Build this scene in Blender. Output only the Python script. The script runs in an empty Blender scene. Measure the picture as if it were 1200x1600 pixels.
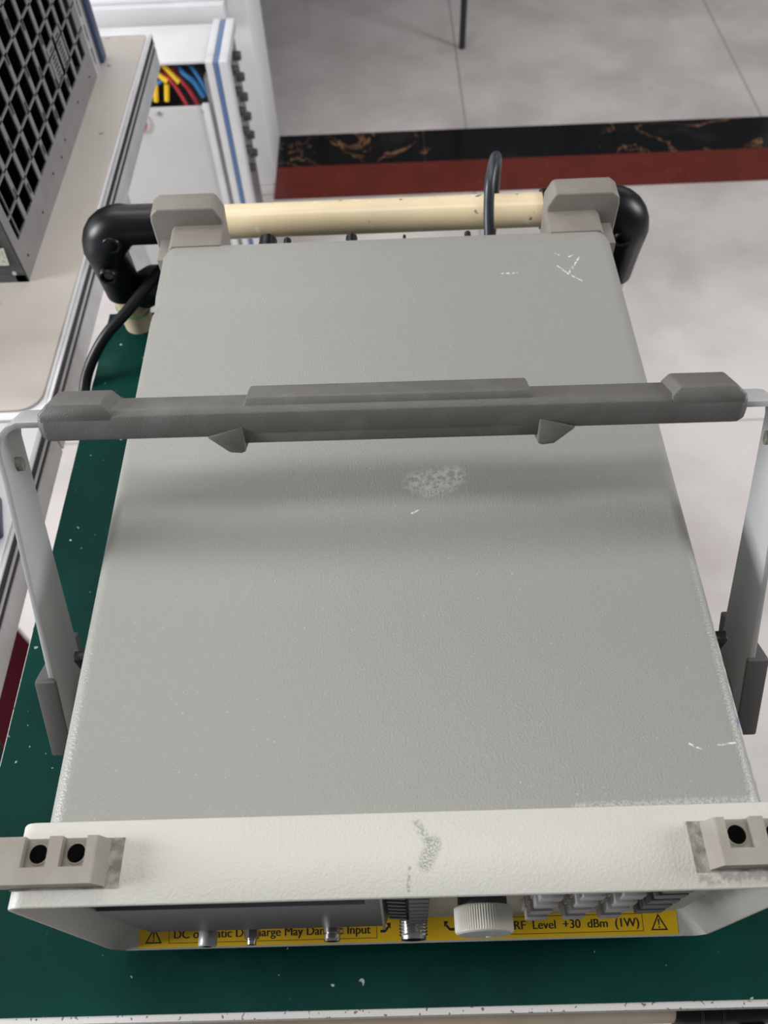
import bpy, bmesh, math, random
from mathutils import Vector, Matrix

random.seed(7)
S = bpy.context.scene
COL = S.collection
T = 0.89                      # height of the instrument's top above the floor
PI = math.pi

# ------------------------------------------------------------------ camera
cam_d = bpy.data.cameras.new('camera')
cam = bpy.data.objects.new('camera', cam_d)
COL.objects.link(cam)
cx, cu, cf = Vector((0.9993, -0.02, -0.0312)), Vector((0.0341, 0.8266, 0.5618)), Vector((-0.0145, 0.5625, -0.8267))
cam.matrix_world = Matrix(((cx.x, cu.x, -cf.x, 0.0012), (cx.y, cu.y, -cf.y, -0.0624),
                           (cx.z, cu.z, -cf.z, 0.3941 + T), (0, 0, 0, 1)))
cam_d.sensor_fit = 'VERTICAL'
cam_d.sensor_height = 24
cam_d.lens = 1285 / 1600 * 24
cam_d.clip_start = 0.01
cam_d.dof.use_dof = True
cam_d.dof.focus_distance = 0.46
cam_d.dof.aperture_fstop = 8.0
S.camera = cam

# ------------------------------------------------------------------ light
w = bpy.data.worlds.new('room_light')
S.world = w
w.use_nodes = True
wn = w.node_tree.nodes
wn['Background'].inputs[0].default_value = (0.90, 0.93, 1.0, 1)
wn['Background'].inputs[1].default_value = 0.27
S.view_settings.view_transform = 'Standard'
S.view_settings.look = 'None'
S.view_settings.exposure = -1.02
S.view_settings.gamma = 1.0
S.view_settings.use_curve_mapping = False


def area(name, loc, target, sx, sy, power, col=(1, 1, 1)):
    d = bpy.data.lights.new(name, 'AREA')
    d.shape = 'RECTANGLE'; d.size = sx; d.size_y = sy; d.energy = power; d.color = col
    o = bpy.data.objects.new(name, d)
    COL.objects.link(o)
    o.location = (loc[0], loc[1], loc[2] + T)
    v = Vector((target[0], target[1], target[2] + T)) - o.location
    o.rotation_euler = v.to_track_quat('-Z', 'Y').to_euler()
    return o


area('ceiling_or_fill_light', (0.0, 0.19, 1.85), (0, 0.19, 0), 1.2, 0.35, 25, (1.0, 0.97, 0.92))
area('window_light_left', (-2.6, 0.0, 0.75), (0, 0.1, 0), 0.9, 0.9, 190, (0.95, 0.97, 1.0))
area('window_light_right', (2.7, 0.4, 0.95), (0, 0.3, 0), 0.9, 0.9, 110, (0.95, 0.97, 1.0))
area('far_room_light', (2.2, 3.2, 1.6), (1.0, 2.3, -0.8), 1.5, 1.0, 19, (1.0, 0.97, 0.95))
area('ceiling_or_fill_light', (-0.7, 1.1, 1.5), (-0.6, 1.7, -0.3), 0.9, 0.6, 26, (1.0, 0.98, 0.95))  # added fill, put in to brighten the wall, bench and chassis


# ------------------------------------------------------------------ materials
def segment_group():
    g = bpy.data.node_groups.new('segment_mask', 'ShaderNodeTree')
    for n, t in (('P', 'NodeSocketVector'), ('A', 'NodeSocketVector'), ('B', 'NodeSocketVector'), ('W', 'NodeSocketFloat')):
        g.interface.new_socket(name=n, in_out='INPUT', socket_type=t)
    g.interface.new_socket(name='M', in_out='OUTPUT', socket_type='NodeSocketFloat')
    N, L = g.nodes, g.links
    i = N.new('NodeGroupInput'); o = N.new('NodeGroupOutput')

    def vm(op, a, b=None):
        n = N.new('ShaderNodeVectorMath'); n.operation = op
        L.new(a, n.inputs[0])
        if b is not None: L.new(b, n.inputs[1])
        return n
    pa = vm('SUBTRACT', i.outputs['P'], i.outputs['A'])
    ba = vm('SUBTRACT', i.outputs['B'], i.outputs['A'])
    d1 = vm('DOT_PRODUCT', pa.outputs[0], ba.outputs[0])
    d2 = vm('DOT_PRODUCT', ba.outputs[0], ba.outputs[0])
    dv = N.new('ShaderNodeMath'); dv.operation = 'DIVIDE'; dv.use_clamp = True
    L.new(d1.outputs['Value'], dv.inputs[0]); L.new(d2.outputs['Value'], dv.inputs[1])
    sc = vm('SCALE', ba.outputs[0]); L.new(dv.outputs[0], sc.inputs['Scale'])
    df = vm('SUBTRACT', pa.outputs[0], sc.outputs[0])
    ln = vm('LENGTH', df.outputs[0])
    q = N.new('ShaderNodeMath'); q.operation = 'DIVIDE'
    L.new(ln.outputs['Value'], q.inputs[0]); L.new(i.outputs['W'], q.inputs[1])
    s = N.new('ShaderNodeMath'); s.operation = 'SUBTRACT'; s.use_clamp = True
    s.inputs[0].default_value = 1.0; L.new(q.outputs[0], s.inputs[1])
    L.new(s.outputs[0], o.inputs['M'])
    return g


SEG = segment_group()


class Mat:
    def __init__(s, name, col, rough=0.5, metal=0.0, spec=0.5, coat=0.0):
        s.m = bpy.data.materials.new(name); s.m.use_nodes = True
        s.N, s.L = s.m.node_tree.nodes, s.m.node_tree.links
        s.b = s.N['Principled BSDF']
        s.b.inputs['Base Color'].default_value = (*col, 1)
        s.b.inputs['Roughness'].default_value = rough
        s.b.inputs['Metallic'].default_value = metal
        s.b.inputs['Specular IOR Level'].default_value = spec
        s.b.inputs['Coat Weight'].default_value = coat
        s.co = s.N.new('ShaderNodeTexCoord').outputs['Object']
        s.col = None; s.base = (*col, 1)

    def noise(s, scale, detail=2, rough=0.5, dist=0.0):
        n = s.N.new('ShaderNodeTexNoise')
        n.inputs['Scale'].default_value = scale; n.inputs['Detail'].default_value = detail
        n.inputs['Roughness'].default_value = rough; n.inputs['Distortion'].default_value = dist
        s.L.new(s.co, n.inputs['Vector'])
        return n.outputs[0]

    def ramp(s, f, a, b):
        r = s.N.new('ShaderNodeMapRange'); r.clamp = True
        r.inputs['From Min'].default_value = a; r.inputs['From Max'].default_value = b
        s.L.new(f, r.inputs['Value'])
        return r.outputs[0]

    def math(s, op, a, b):
        n = s.N.new('ShaderNodeMath'); n.operation = op
        for k, v in enumerate((a, b)):
            if v is None: continue
            if isinstance(v, (int, float)): n.inputs[k].default_value = v
            else: s.L.new(v, n.inputs[k])
        return n.outputs[0]

    def mix(s, mask, col, fac=1.0):
        x = s.N.new('ShaderNodeMix'); x.data_type = 'RGBA'
        if fac != 1.0: mask = s.math('MULTIPLY', mask, fac)
        s.L.new(mask, x.inputs[0])
        if s.col is None: x.inputs[6].default_value = s.base
        else: s.L.new(s.col, x.inputs[6])
        x.inputs[7].default_value = (*col, 1)
        s.col = x.outputs[2]
        s.L.new(s.col, s.b.inputs['Base Color'])
        return s

    def mottle(s, scale, col, fac=0.5, a=0.4, b=0.65, detail=4):
        return s.mix(s.ramp(s.noise(scale, detail), a, b), col, fac)

    def specks(s, scale, col, th=0.72, fac=1.0):
        return s.mix(s.ramp(s.noise(scale, 1), th, th + 0.03), col, fac)

    def seg(s, a, b, wd, col, fac=0.8, rag=300):
        g = s.N.new('ShaderNodeGroup'); g.node_tree = SEG
        s.L.new(s.co, g.inputs['P'])
        g.inputs['A'].default_value = a; g.inputs['B'].default_value = b; g.inputs['W'].default_value = wd
        m = s.ramp(g.outputs[0], 0.1, 0.6)
        if rag: m = s.math('MULTIPLY', m, s.ramp(s.noise(rag, 3), 0.42, 0.56))
        return s.mix(m, col, fac)

    def bump(s, scale, strength, dist=0.0006, detail=3):
        bn = s.N.new('ShaderNodeBump')
        bn.inputs['Strength'].default_value = strength; bn.inputs['Distance'].default_value = dist
        s.L.new(s.noise(scale, detail), bn.inputs['Height'])
        s.L.new(bn.outputs[0], s.b.inputs['Normal'])
        return s


M = {}
# textured grey-green powder coat of the case (object coords = metres from its centre line / front / top)
k = Mat('case_paint', (0.280, 0.276, 0.250), 0.37, 0, 0.5).bump(900, 0.55, 0.0006)
k.specks(620, (0.55, 0.55, 0.52), 0.74, 0.45)
w1 = (0.78, 0.78, 0.74)
for a, b, wd in [((.1235, .415, 0), (.130, .406, 0), .0009), ((.130, .406, 0), (.1405, .4235, 0), .0010), ((.130, .406, 0), (.1385, .398, 0), .0008),
                 ((.124, .429, 0), (.126, .427, 0), .001), ((.133, .4245, 0), (.136, .426, 0), .0009),
                 ((.083, .409, 0), (.094, .409, 0), .0009), ((-.168, .398, 0), (-.164, .399, 0), .001),
                 ((.152, .064, 0), (.166, .0655, 0), .0007), ((.1385, .0650, 0), (.1435, .0620, 0), .0007),
                 ((.010, .204, 0), (.014, .206, 0), .0008)]:
    k.seg(a, b, wd, w1, 0.85, 500)
k.seg((.014, .226, 0), (.036, .230, 0), .011, w1, 0.32, 300)
k.seg((.020, .219, 0), (.034, .222, 0), .006, w1, 0.25, 700)
k.seg((.08, .0365, 0), (.165, .0375, 0), .0035, w1, 0.25, 700)
k.seg((.1655, .075, -.004), (.1685, .078, -.006), .004, (0.05, 0.16, 0.30), 0.8, 500)
k.seg((.1685, .036, -.008), (.168, .13, -.007), .006, (0.72, 0.72, 0.70), 0.75, 160)  # bright glint along the right edge, painted into the case colour
M['case'] = k.m
k = Mat('bezel_paint', (0.55, 0.54, 0.485), 0.45).bump(750, 0.45, 0.0005)
k.mottle(14, (0.50, 0.485, 0.43), 0.35)
k.seg((.013, .022, .003), (.009, .014, .003), .0052, (0.14, 0.14, 0.14), 0.65, 1300)
k.seg((.002, .012, .003), (.001, .003, .003), .0012, (0.15, 0.15, 0.15), 0.6, 500)
k.seg((.006, .031, .003), (.010, .024, .003), .003, (0.15, 0.15, 0.14), 0.5, 650)
k.seg((.130, .004, .003), (.16, .0055, .003), .004, (0.25, 0.23, 0.2), 0.55, 300)
M['bezel'] = k.m
M['bezel_inner'] = Mat('bezel_inner_paint', (0.42, 0.42, 0.40), 0.5).bump(500, 0.4).m
M['recess'] = Mat('worn_recess', (0.15, 0.14, 0.12), 0.6).mottle(220, (0.40, 0.38, 0.33), 0.7).bump(900, 0.4).m
M['rubber'] = Mat('grey_rubber', (0.205, 0.185, 0.160), 0.52).mottle(60, (0.24, 0.22, 0.195), 0.6).bump(1500, 0.25, 0.0003).m
k = Mat('grip_rubber', (0.118, 0.112, 0.102), 0.50).mottle(45, (0.17, 0.165, 0.155), 0.5, 0.5, 0.7).bump(1500, 0.4, 0.0005)
M['grip'] = k.m
M['ear'] = Mat('ear_plastic', (0.26, 0.235, 0.200), 0.42).mottle(60, (0.33, 0.31, 0.28), 0.6).m
k = Mat('arm_metal', (0.46, 0.455, 0.45), 0.38, 0.1).mottle(80, (0.46, 0.46, 0.47), 0.5).bump(1100, 0.2, 0.0003)
M['arm'] = k.m
M['pivot'] = Mat('pivot_plastic', (0.085, 0.08, 0.075), 0.55).bump(1200, 0.3, 0.0003).m
M['dark_grey'] = Mat('dark_grey_plastic', (0.062, 0.062, 0.066), 0.45).m
M['mid_grey'] = Mat('mid_grey_plastic', (0.14, 0.14, 0.142), 0.5).m
M['key_surround'] = Mat('key_surround_plastic', (0.42, 0.40, 0.35), 0.5).m
M['key'] = Mat('key_plastic', (0.44, 0.43, 0.41), 0.5).m
M['knob'] = Mat('knob_plastic', (0.72, 0.69, 0.60), 0.45).m
M['knob_face'] = Mat('knob_face_plastic', (0.36, 0.40, 0.38), 0.35).m
M['glass'] = Mat('screen_glass', (0.008, 0.009, 0.011), 0.08).m
M['chrome'] = Mat('nickel', (0.62, 0.60, 0.57), 0.22, 1.0).m
M['yellow'] = Mat('yellow_label', (0.95, 0.58, 0.008), 0.4).m
M['ink'] = Mat('black_ink', (0.02, 0.02, 0.02), 0.5).m
M['black'] = Mat('black_plastic', (0.004, 0.004, 0.005), 0.36, 0, 0.3).m
M['cable'] = Mat('black_rubber_cable', (0.006, 0.006, 0.008), 0.4, 0, 0.3).m
M['cable_blue'] = Mat('slate_rubber_cable', (0.022, 0.028, 0.036), 0.4).m
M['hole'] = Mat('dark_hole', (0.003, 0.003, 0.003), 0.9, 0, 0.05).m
k = Mat('green_mat', (0.0003, 0.025, 0.019), 0.5, 0, 0.08).mottle(7, (0.001, 0.050, 0.038), 0.7)
k.specks(160, (0.45, 0.5, 0.47), 0.745, 0.8)
k.mottle(24, (0.05, 0.12, 0.10), 0.22, 0.62, 0.8, 8)
for a, b, wd in [((-.176, -.004, 0), (-.172, -.0042, 0), .0013), ((-.262, .104, 0), (-.258, .108, 0), .0022), ((-.268, .079, 0), (-.261, .089, 0), .0012),
                 ((-.262, .062, 0), (-.261, .066, 0), .0015), ((.049, -.004, 0), (.085, -.0015, 0), .0018), ((.184, -.001, 0), (.187, .0005, 0), .0015),
                 ((-.215, .006, 0), (-.196, -.02, 0), .0008), ((-.238, .398, 0), (-.238, .394, 0), .004), ((-.235, .300, 0), (-.232, .297, 0), .002)]:
    k.seg(a, b, wd, (0.6, 0.66, 0.63), 0.7, 400)
k.bump(300, 0.15, 0.0005)
M['green'] = k.m
M['board_edge'] = Mat('worn_white_edge', (0.60, 0.58, 0.55), 0.6).specks(350, (0.06, 0.05, 0.04), 0.66, 0.8).m
k = Mat('cream_pipe', (0.78, 0.64, 0.42), 0.32, 0, 0.5).mottle(30, (0.70, 0.57, 0.36), 0.5).specks(110, (0.16, 0.11, 0.05), 0.73, 0.9)
k.specks(70, (0.85, 0.80, 0.66), 0.68, 0.6).bump(60, 0.1, 0.001)
M['cream'] = k.m
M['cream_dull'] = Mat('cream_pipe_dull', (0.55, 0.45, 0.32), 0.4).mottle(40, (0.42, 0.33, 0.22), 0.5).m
M['tie'] = Mat('green_tie', (0.06, 0.35, 0.10), 0.4).m
M['white'] = Mat('white_laminate', (0.80, 0.80, 0.83), 0.35).m
k = Mat('bench_mat', (0.52, 0.475, 0.435), 0.5).mottle(9, (0.46, 0.42, 0.39), 0.6).specks(55, (0.20, 0.16, 0.13), 0.735, 0.8)
k.mottle(4, (0.60, 0.55, 0.48), 0.6, 0.5, 0.7).mottle(16, (0.36, 0.29, 0.23), 0.5, 0.62, 0.75, 6).bump(100, 0.1)
M['mat'] = k.m
M['alu'] = Mat('aluminium', (0.60, 0.60, 0.61), 0.40, 0.35).mottle(30, (0.45, 0.45, 0.46), 0.5).m
M['galv'] = Mat('galvanised_steel', (0.30, 0.295, 0.295), 0.42, 0.5).mottle(40, (0.36, 0.355, 0.355), 0.6).m
M['galv_dark'] = Mat('dark_galvanised_steel', (0.09, 0.09, 0.088), 0.45, 0.4).mottle(40, (0.12, 0.12, 0.115), 0.6).m
M['cab'] = Mat('cabinet_grey', (0.56, 0.56, 0.55), 0.4).mottle(10, (0.51, 0.51, 0.50), 0.5).m
M['cab_top'] = Mat('cabinet_top', (0.68, 0.68, 0.69), 0.4).mottle(12, (0.60, 0.60, 0.61), 0.6).m
M['blue_trim'] = Mat('blue_trim', (0.10, 0.17, 0.33), 0.35).m
M['navy_trim_and_shade'] = Mat('navy_trim_and_shade', (0.03, 0.055, 0.12), 0.35).m
M['red_wire'] = Mat('red_wire', (0.45, 0.03, 0.05), 0.4).m
M['blue_wire'] = Mat('blue_wire', (0.04, 0.22, 0.50), 0.4).m
M['yellow_wire'] = Mat('yellow_sleeve', (0.85, 0.55, 0.02), 0.4).m
M['dark_red'] = Mat('dark_red_plastic', (0.035, 0.003, 0.006), 0.8, 0, 0.05).m
M['blue'] = Mat('light_blue_plastic', (0.22, 0.36, 0.58), 0.4).mottle(30, (0.10, 0.16, 0.30), 0.6).m
M['paper'] = Mat('label_paper', (0.55, 0.60, 0.50), 0.6).mottle(300, (0.25, 0.30, 0.22), 0.7, 0.5, 0.6).m
M['wall'] = Mat('wall_paint', (0.90, 0.90, 0.92), 0.6).m
M['marble'] = Mat('black_marble', (0.012, 0.012, 0.014), 0.12, 0, 0.5).m
kk = Mat('black_marble_veined', (0.006, 0.006, 0.007), 0.15, 0, 0.2)
kk.mottle(5, (0.05, 0.05, 0.052), 0.6, 0.55, 0.75, 6)
v = kk.noise(3.2, 6, 0.62, 0.8)
vv = kk.math('SUBTRACT', v, 0.5); vv = kk.math('ABSOLUTE', vv, None)
vm_ = kk.math('SUBTRACT', 1.0, kk.ramp(vv, 0.0, 0.008))
vm_ = kk.math('MULTIPLY', vm_, kk.ramp(kk.noise(4.1, 2), 0.46, 0.56))
kk.mix(vm_, (0.35, 0.17, 0.08), 0.9)
M['marble'] = kk.m
M['redstone'] = Mat('red_stone', (0.150, 0.026, 0.018), 0.2, 0, 0.2).mottle(12, (0.11, 0.022, 0.016), 0.6).specks(90, (0.3, 0.08, 0.05), 0.70, 0.4).m

# floor: 800 mm polished tiles, thin grout lines
k = Mat('polished_tile', (0.66, 0.61, 0.585), 0.17, 0, 0.5)
k.mottle(3.5, (0.50, 0.455, 0.43), 0.85, 0.40, 0.62, 8)
k.mottle(9, (0.74, 0.70, 0.67), 0.4, 0.5, 0.72, 6)
sp = k.N.new('ShaderNodeSeparateXYZ'); k.L.new(k.co, sp.inputs[0])


def grout(axis, off):
    v = k.math('ADD', sp.outputs[axis], 8.0 - off + 0.4)
    v = k.math('MODULO', v, 0.808)
    v = k.math('SUBTRACT', v, 0.4); v = k.math('ABSOLUTE', v, None)
    return k.math('LESS_THAN', v, 0.0028)


# offsets so that a joint falls on x = 0.230 and on y = 1.005
gx = grout(0, 0.230 + 8.0 - 0.808 * 10 + 0.0)
gy = grout(1, 1.005 + 8.0 - 0.808 * 10 + 0.0)
gy = k.math('MULTIPLY', gy, k.math('LESS_THAN', sp.outputs[1], 1.9))     # the far room's tiles are laid from the threshold
k.mix(k.math('MAXIMUM', gx, gy), (0.30, 0.27, 0.25), 0.75)
M['floor'] = k.m


# ------------------------------------------------------------------ builders
def empty(name, loc, label=None, cat=None, group=None):
    o = bpy.data.objects.new(name, None)
    o.empty_display_size = 0.02
    COL.objects.link(o)
    o.location = (loc[0], loc[1], loc[2] + T)
    tag(o, label, cat, group)
    return o


def tag(o, label=None, cat=None, group=None, kind=None):
    if label: o['label'] = label
    if cat: o['category'] = cat
    if group: o['group'] = group
    if kind: o['kind'] = kind
    return o


class MB:
    """collects shapes of one mesh; coordinates in metres, z measured from the instrument's top"""
    def __init__(s): s.bm = bmesh.new(); s.mi = 0

    def face(s, vs):
        try:
            f = s.bm.faces.new(vs); f.material_index = s.mi
            return f
        except ValueError: return None

    def loft(s, rings, cap0=True, cap1=True, closed=True):
        R = [[s.bm.verts.new(p) for p in r] for r in rings]
        n = len(R[0])
        for a, b in zip(R, R[1:]):
            for i in range(n if closed else n - 1):
                j = (i + 1) % n
                s.face((a[i], a[j], b[j], b[i]))
        if cap0: s.face(R[0][::-1])
        if cap1: s.face(R[-1])
        return s

    def box(s, x0, x1, y0, y1, z0, z1):
        return s.loft([[(x0, y0, z), (x1, y0, z), (x1, y1, z), (x0, y1, z)] for z in (z0, z1)])

    def prism(s, pts, axis, a, b):
        f = {0: lambda p, t: (t, p[0], p[1]), 1: lambda p, t: (p[0], t, p[1]), 2: lambda p, t: (p[0], p[1], t)}[axis]
        return s.loft([[f(p, a) for p in pts], [f(p, b) for p in pts]])

    def cyl(s, p, q, r, r2=None, n=24, caps=True):
        p, q = Vector(p), Vector(q)
        d = (q - p).normalized()
        u = d.orthogonal().normalized(); v_ = d.cross(u)
        r2 = r if r2 is None else r2
        ring = lambda c, rr: [tuple(c + u * math.cos(2 * PI * i / n) * rr + v_ * math.sin(2 * PI * i / n) * rr) for i in range(n)]
        return s.loft([ring(p, r), ring(q, r2)], caps, caps)

    def tube(s, pts, r, n=14, rad=None):
        pts = [Vector(p) for p in pts]
        rings = []
        u = None
        for i, p in enumerate(pts):
            d = (pts[min(i + 1, len(pts) - 1)] - pts[max(i - 1, 0)]).normalized()
            if u is None: u = d.orthogonal().normalized()
            u = (u - d * u.dot(d)).normalized(); v_ = d.cross(u)
            rr = rad[i] if rad else r
            rings.append([tuple(p + (u * math.cos(2 * PI * j / n) + v_ * math.sin(2 * PI * j / n)) * rr) for j in range(n)])
        return s.loft(rings)

    def build(s, name, m, parent=None, bevel=0.0, smooth=True, seg=2, angle=35, label=None, loc=None):
        bmesh.ops.remove_doubles(s.bm, verts=s.bm.verts, dist=1e-6)
        bmesh.ops.recalc_face_normals(s.bm, faces=s.bm.faces)
        if parent is not None:
            o0 = Vector((0, 0, T)); p = parent
            base = world_loc(parent)
        else:
            base = Vector(loc) + Vector((0, 0, T)) if loc is not None else Vector((0, 0, T))
        if bevel > 0:
            ed = [e for e in s.bm.edges if len(e.link_faces) == 2 and e.calc_face_angle(0) > math.radians(angle)]
            bmesh.ops.bevel(s.bm, geom=ed, offset=bevel, segments=seg, affect='EDGES', clamp_overlap=True, profile=0.5)
        for v_ in s.bm.verts: v_.co = v_.co + Vector((0, 0, T)) - base
        me = bpy.data.meshes.new(name)
        s.bm.to_mesh(me); s.bm.free()
        for p_ in me.polygons: p_.use_smooth = smooth
        if smooth:
            me.set_sharp_from_angle(angle=math.radians(38))
        me.materials.append(m)
        o = bpy.data.objects.new(name, me)
        COL.objects.link(o)
        if parent is not None: o.parent = parent
        else: o.location = base
        if label: o['label'] = label
        return o


def world_loc(o):
    v_ = Vector((0, 0, 0))
    while o is not None:
        v_ += Vector(o.location); o = o.parent
    return v_


def rrect(x0, x1, z0, z1, r, n=6, r2=None):
    """rounded rectangle, r for the top corners, r2 for the bottom ones"""
    r2 = r if r2 is None else r2
    out = []
    for (cx_, cz, a0, rr) in ((x1 - r2, z0 + r2, -90, r2), (x1 - r, z1 - r, 0, r), (x0 + r, z1 - r, 90, r), (x0 + r2, z0 + r2, 180, r2)):
        for i in range(n + 1):
            a = math.radians(a0 + 90 * i / n)
            out.append((cx_ + rr * math.cos(a), cz + rr * math.sin(a)))
    return out


def spline(pts, n=8):
    """Catmull-Rom through pts"""
    P = [Vector(p) for p in pts]
    P = [P[0] * 2 - P[1]] + P + [P[-1] * 2 - P[-2]]
    out = []
    for i in range(1, len(P) - 2):
        for j in range(n):
            t = j / n
            a, b, c, d = P[i - 1], P[i], P[i + 1], P[i + 2]
            out.append(0.5 * ((2 * b) + (c - a) * t + (2 * a - 5 * b + 4 * c - d) * t * t + (3 * b - a - 3 * c + d) * t ** 3))
    out.append(P[-2])
    return out


# ================================================================== SETTING
FZ = -T
o = MB().box(-3, 4, -2, 6, FZ - 0.05, FZ).build('floor', M['floor']); tag(o, kind='structure')
o = MB().box(-3, -0.283, 1.852, 2.07, FZ, 1.9).build('wall_back', M['wall'], bevel=0.006); tag(o, kind='structure')
mb = MB()
for a, b in ((-0.283, 0.11), (0.111, 0.62), (0.621, 1.13), (1.131, 1.9)):
    mb.box(a, b, 1.925, 2.07, FZ, FZ + 0.004)
o = mb.build('trim_1', M['marble']); tag(o, kind='structure')
o = MB().box(-0.283, 1.9, 1.790, 1.924, FZ, FZ + 0.004).build('trim_2', M['redstone']); tag(o, kind='structure')
mb = MB().box(-0.80, -0.325, 1.80, 1.852, -0.465, -0.425)
mb.box(-0.80, -0.325, 1.815, 1.852, -0.425, -0.415)
o = mb.build('trim_3', M['cab_top'], bevel=0.004); tag(o, kind='structure')

# ================================================================== SPECTRUM ANALYSER
AN = empty('spectrum_analyzer', (0, 0, 0), 'large grey-green bench spectrum analyzer with raised carrying handle, standing on the green trolley shelf', 'test instrument')
HB = -0.153

# case: rounded shell, slightly domed, with the soft dent on its left edge
mb = MB()
rings = []
NY = 60
for i in range(NY + 1):
    y = 0.034 + (0.4545 - 0.034) * i / NY
    ring = []
    e = 0.0
    if i == NY: e = 0.0015
    for (x, z) in rrect(-0.1685 + e, 0.1685 - e, HB + 0.002 + e, 0.0 - e, 0.0105, 8):
        dent = math.exp(-((y - 0.392) / 0.006) ** 2) * math.exp(-((x + 0.1685) / 0.012) ** 2 - (z / 0.012) ** 2)
        ring.append((x + 0.0022 * dent, y, z - 0.0012 * dent))
    rings.append(ring)
mb.loft(rings)
case = mb.build('case', M['case'], AN, label='grey-green textured sheet-metal cover')
# left side rear lower plate and feet under the case
for x in (-0.13, 0.13):
    for y in (0.05, 0.41):
        MB().cyl((x, y, -0.165), (x, y, -0.150), 0.011, 0.012).build('foot', M['black'], AN, bevel=0.001)

# bezel
R0 = rrect(-0.1755, 0.1755, HB, 0.003, 0.009, 6, 0.012)
tp = lambda z: 1 + 0.016 * (z - HB) / 0.156        # the frame widens slightly towards its top
def shr(d, y, r=0.008):
    return [(x * tp(z), y, z) for x, z in rrect(-0.1755 + d, 0.1755 - d, HB + d, 0.003 - d, r, 6, 0.010)]
to3 = lambda R, y: [(x * tp(z), y, z) for x, z in R]
inner = lambda x0, y, zb, zt, r: [(x * tp(z), y, z) for x, z in rrect(-x0, x0, zb, zt, r, 6)]
mb = MB()
mb.loft([shr(0.0006, 0.0362), to3(R0, 0.0354), to3(R0, 0.0008), shr(0.0005, 0.0002), shr(0.0014, 0.0),
         inner(0.1730, 0.0003, HB + 0.0022, 0.0005, 0.006),
         inner(0.1620, 0.0140, HB + 0.0062, -0.004, 0.004)], True, False)
bez = mb.build('front_bezel', M['bezel'], AN, label='cream textured front frame')
MB().box(-0.1625, 0.1625, 0.0138, 0.0155, HB + 0.004, -0.0036).build('front_panel', M['bezel'], AN)

# yellow warning label on the lower lip (slope of the lip)
LY0, LZ0, LY1, LZ1 = 0.0003, HB + 0.0022, 0.0140, HB + 0.0062
def lip(x, t, lift=0.00012):
    """t = distance towards the panel"""
    s_ = (LZ1 - LZ0) / (LY1 - LY0)
    return (x, t, LZ0 + (t - LY0) * s_ + lift)
def lip_poly(mb, pts, lift, th=0.00008):
    mb.loft([[lip(x, t, lift - th) for x, t in pts], [lip(x, t, lift) for x, t in pts]])
def rpts(x0, x1, y0, y1, r, n=4): return rrect(x0, x1, y0, y1, r, n)
mb = MB(); lip_poly(mb, rpts(-0.1605, 0.1590, 0.0010, 0.0132, 0.0008), 0.00016, 0.0001)
lab = mb.build('warning_label', M['yellow'], AN, label='yellow warning strip with black lettering')
def frame(mb, x0, x1, y0, y1, wd, lift=0.00022):
    for a in ((x0, x1, y0, y0 + wd), (x0, x1, y1 - wd, y1), (x0, x0 + wd, y0, y1), (x1 - wd, x1, y0, y1)):
        lip_poly(mb, [(a[0], a[2]), (a[1], a[2]), (a[1], a[3]), (a[0], a[3])], lift)
for x0, x1 in ((-0.1425, -0.0185), (0.0300, 0.1387)):
    mb = MB(); frame(mb, x0, x1, 0.0030, 0.0122, 0.00030); mb.build('border_line', M['ink'], lab)
for xc in (-0.1516, 0.1480):
    mb = MB()
    A, B, C = (xc - 0.0050, 0.0032), (xc + 0.0050, 0.0032), (xc, 0.0118)
    ctr = ((A[0] + B[0] + C[0]) / 3, (A[1] + B[1] + C[1]) / 3)
    sh = lambda p, f: (ctr[0] + (p[0] - ctr[0]) * f, ctr[1] + (p[1] - ctr[1]) * f)
    for p, q in ((A, B), (B, C), (C, A)):
        lip_poly(mb, [p, q, sh(q, 0.74), sh(p, 0.74)], 0.00022)
    lip_poly(mb, [(xc - 0.00025, 0.0058), (xc + 0.00025, 0.0058), (xc + 0.0005, 0.0090), (xc - 0.0005, 0.0090)], 0.00022)
    lip_poly(mb, rpts(xc - 0.0004, xc + 0.0004, 0.0044, 0.0052, 0.0003, 2), 0.00022)
    mb.build('warning_triangle', M['ink'], lab)
# bent arrows
for x0, sgn in ((-0.0165, 1), (0.0275, -1)):
    mb = MB(); X = lambda a: x0 + sgn * a
    lip_poly(mb, [(X(0), 0.0058), (X(0.0030), 0.0058), (X(0.0052), 0.0082), (X(0.0044), 0.0092), (X(0.0026), 0.0072), (X(0), 0.0072)][::sgn], 0.00022)
    lip_poly(mb, [(X(0.0034), 0.0106), (X(0.0062), 0.0108), (X(0.0060), 0.0076)][::sgn], 0.00022)
    mb.build('arrow_mark', M['ink'], lab)


def text_points(body):
    cu_ = bpy.data.curves.new('lettering', 'FONT'); cu_.body = body; cu_.size = 1.0
    cu_.offset = 0.0
    t = bpy.data.objects.new('lettering', cu_); COL.objects.link(t)
    dg = bpy.context.evaluated_depsgraph_get()
    me = bpy.data.meshes.new_from_object(t.evaluated_get(dg))
    bpy.data.objects.remove(t); bpy.data.curves.remove(cu_)
    return me


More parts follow.
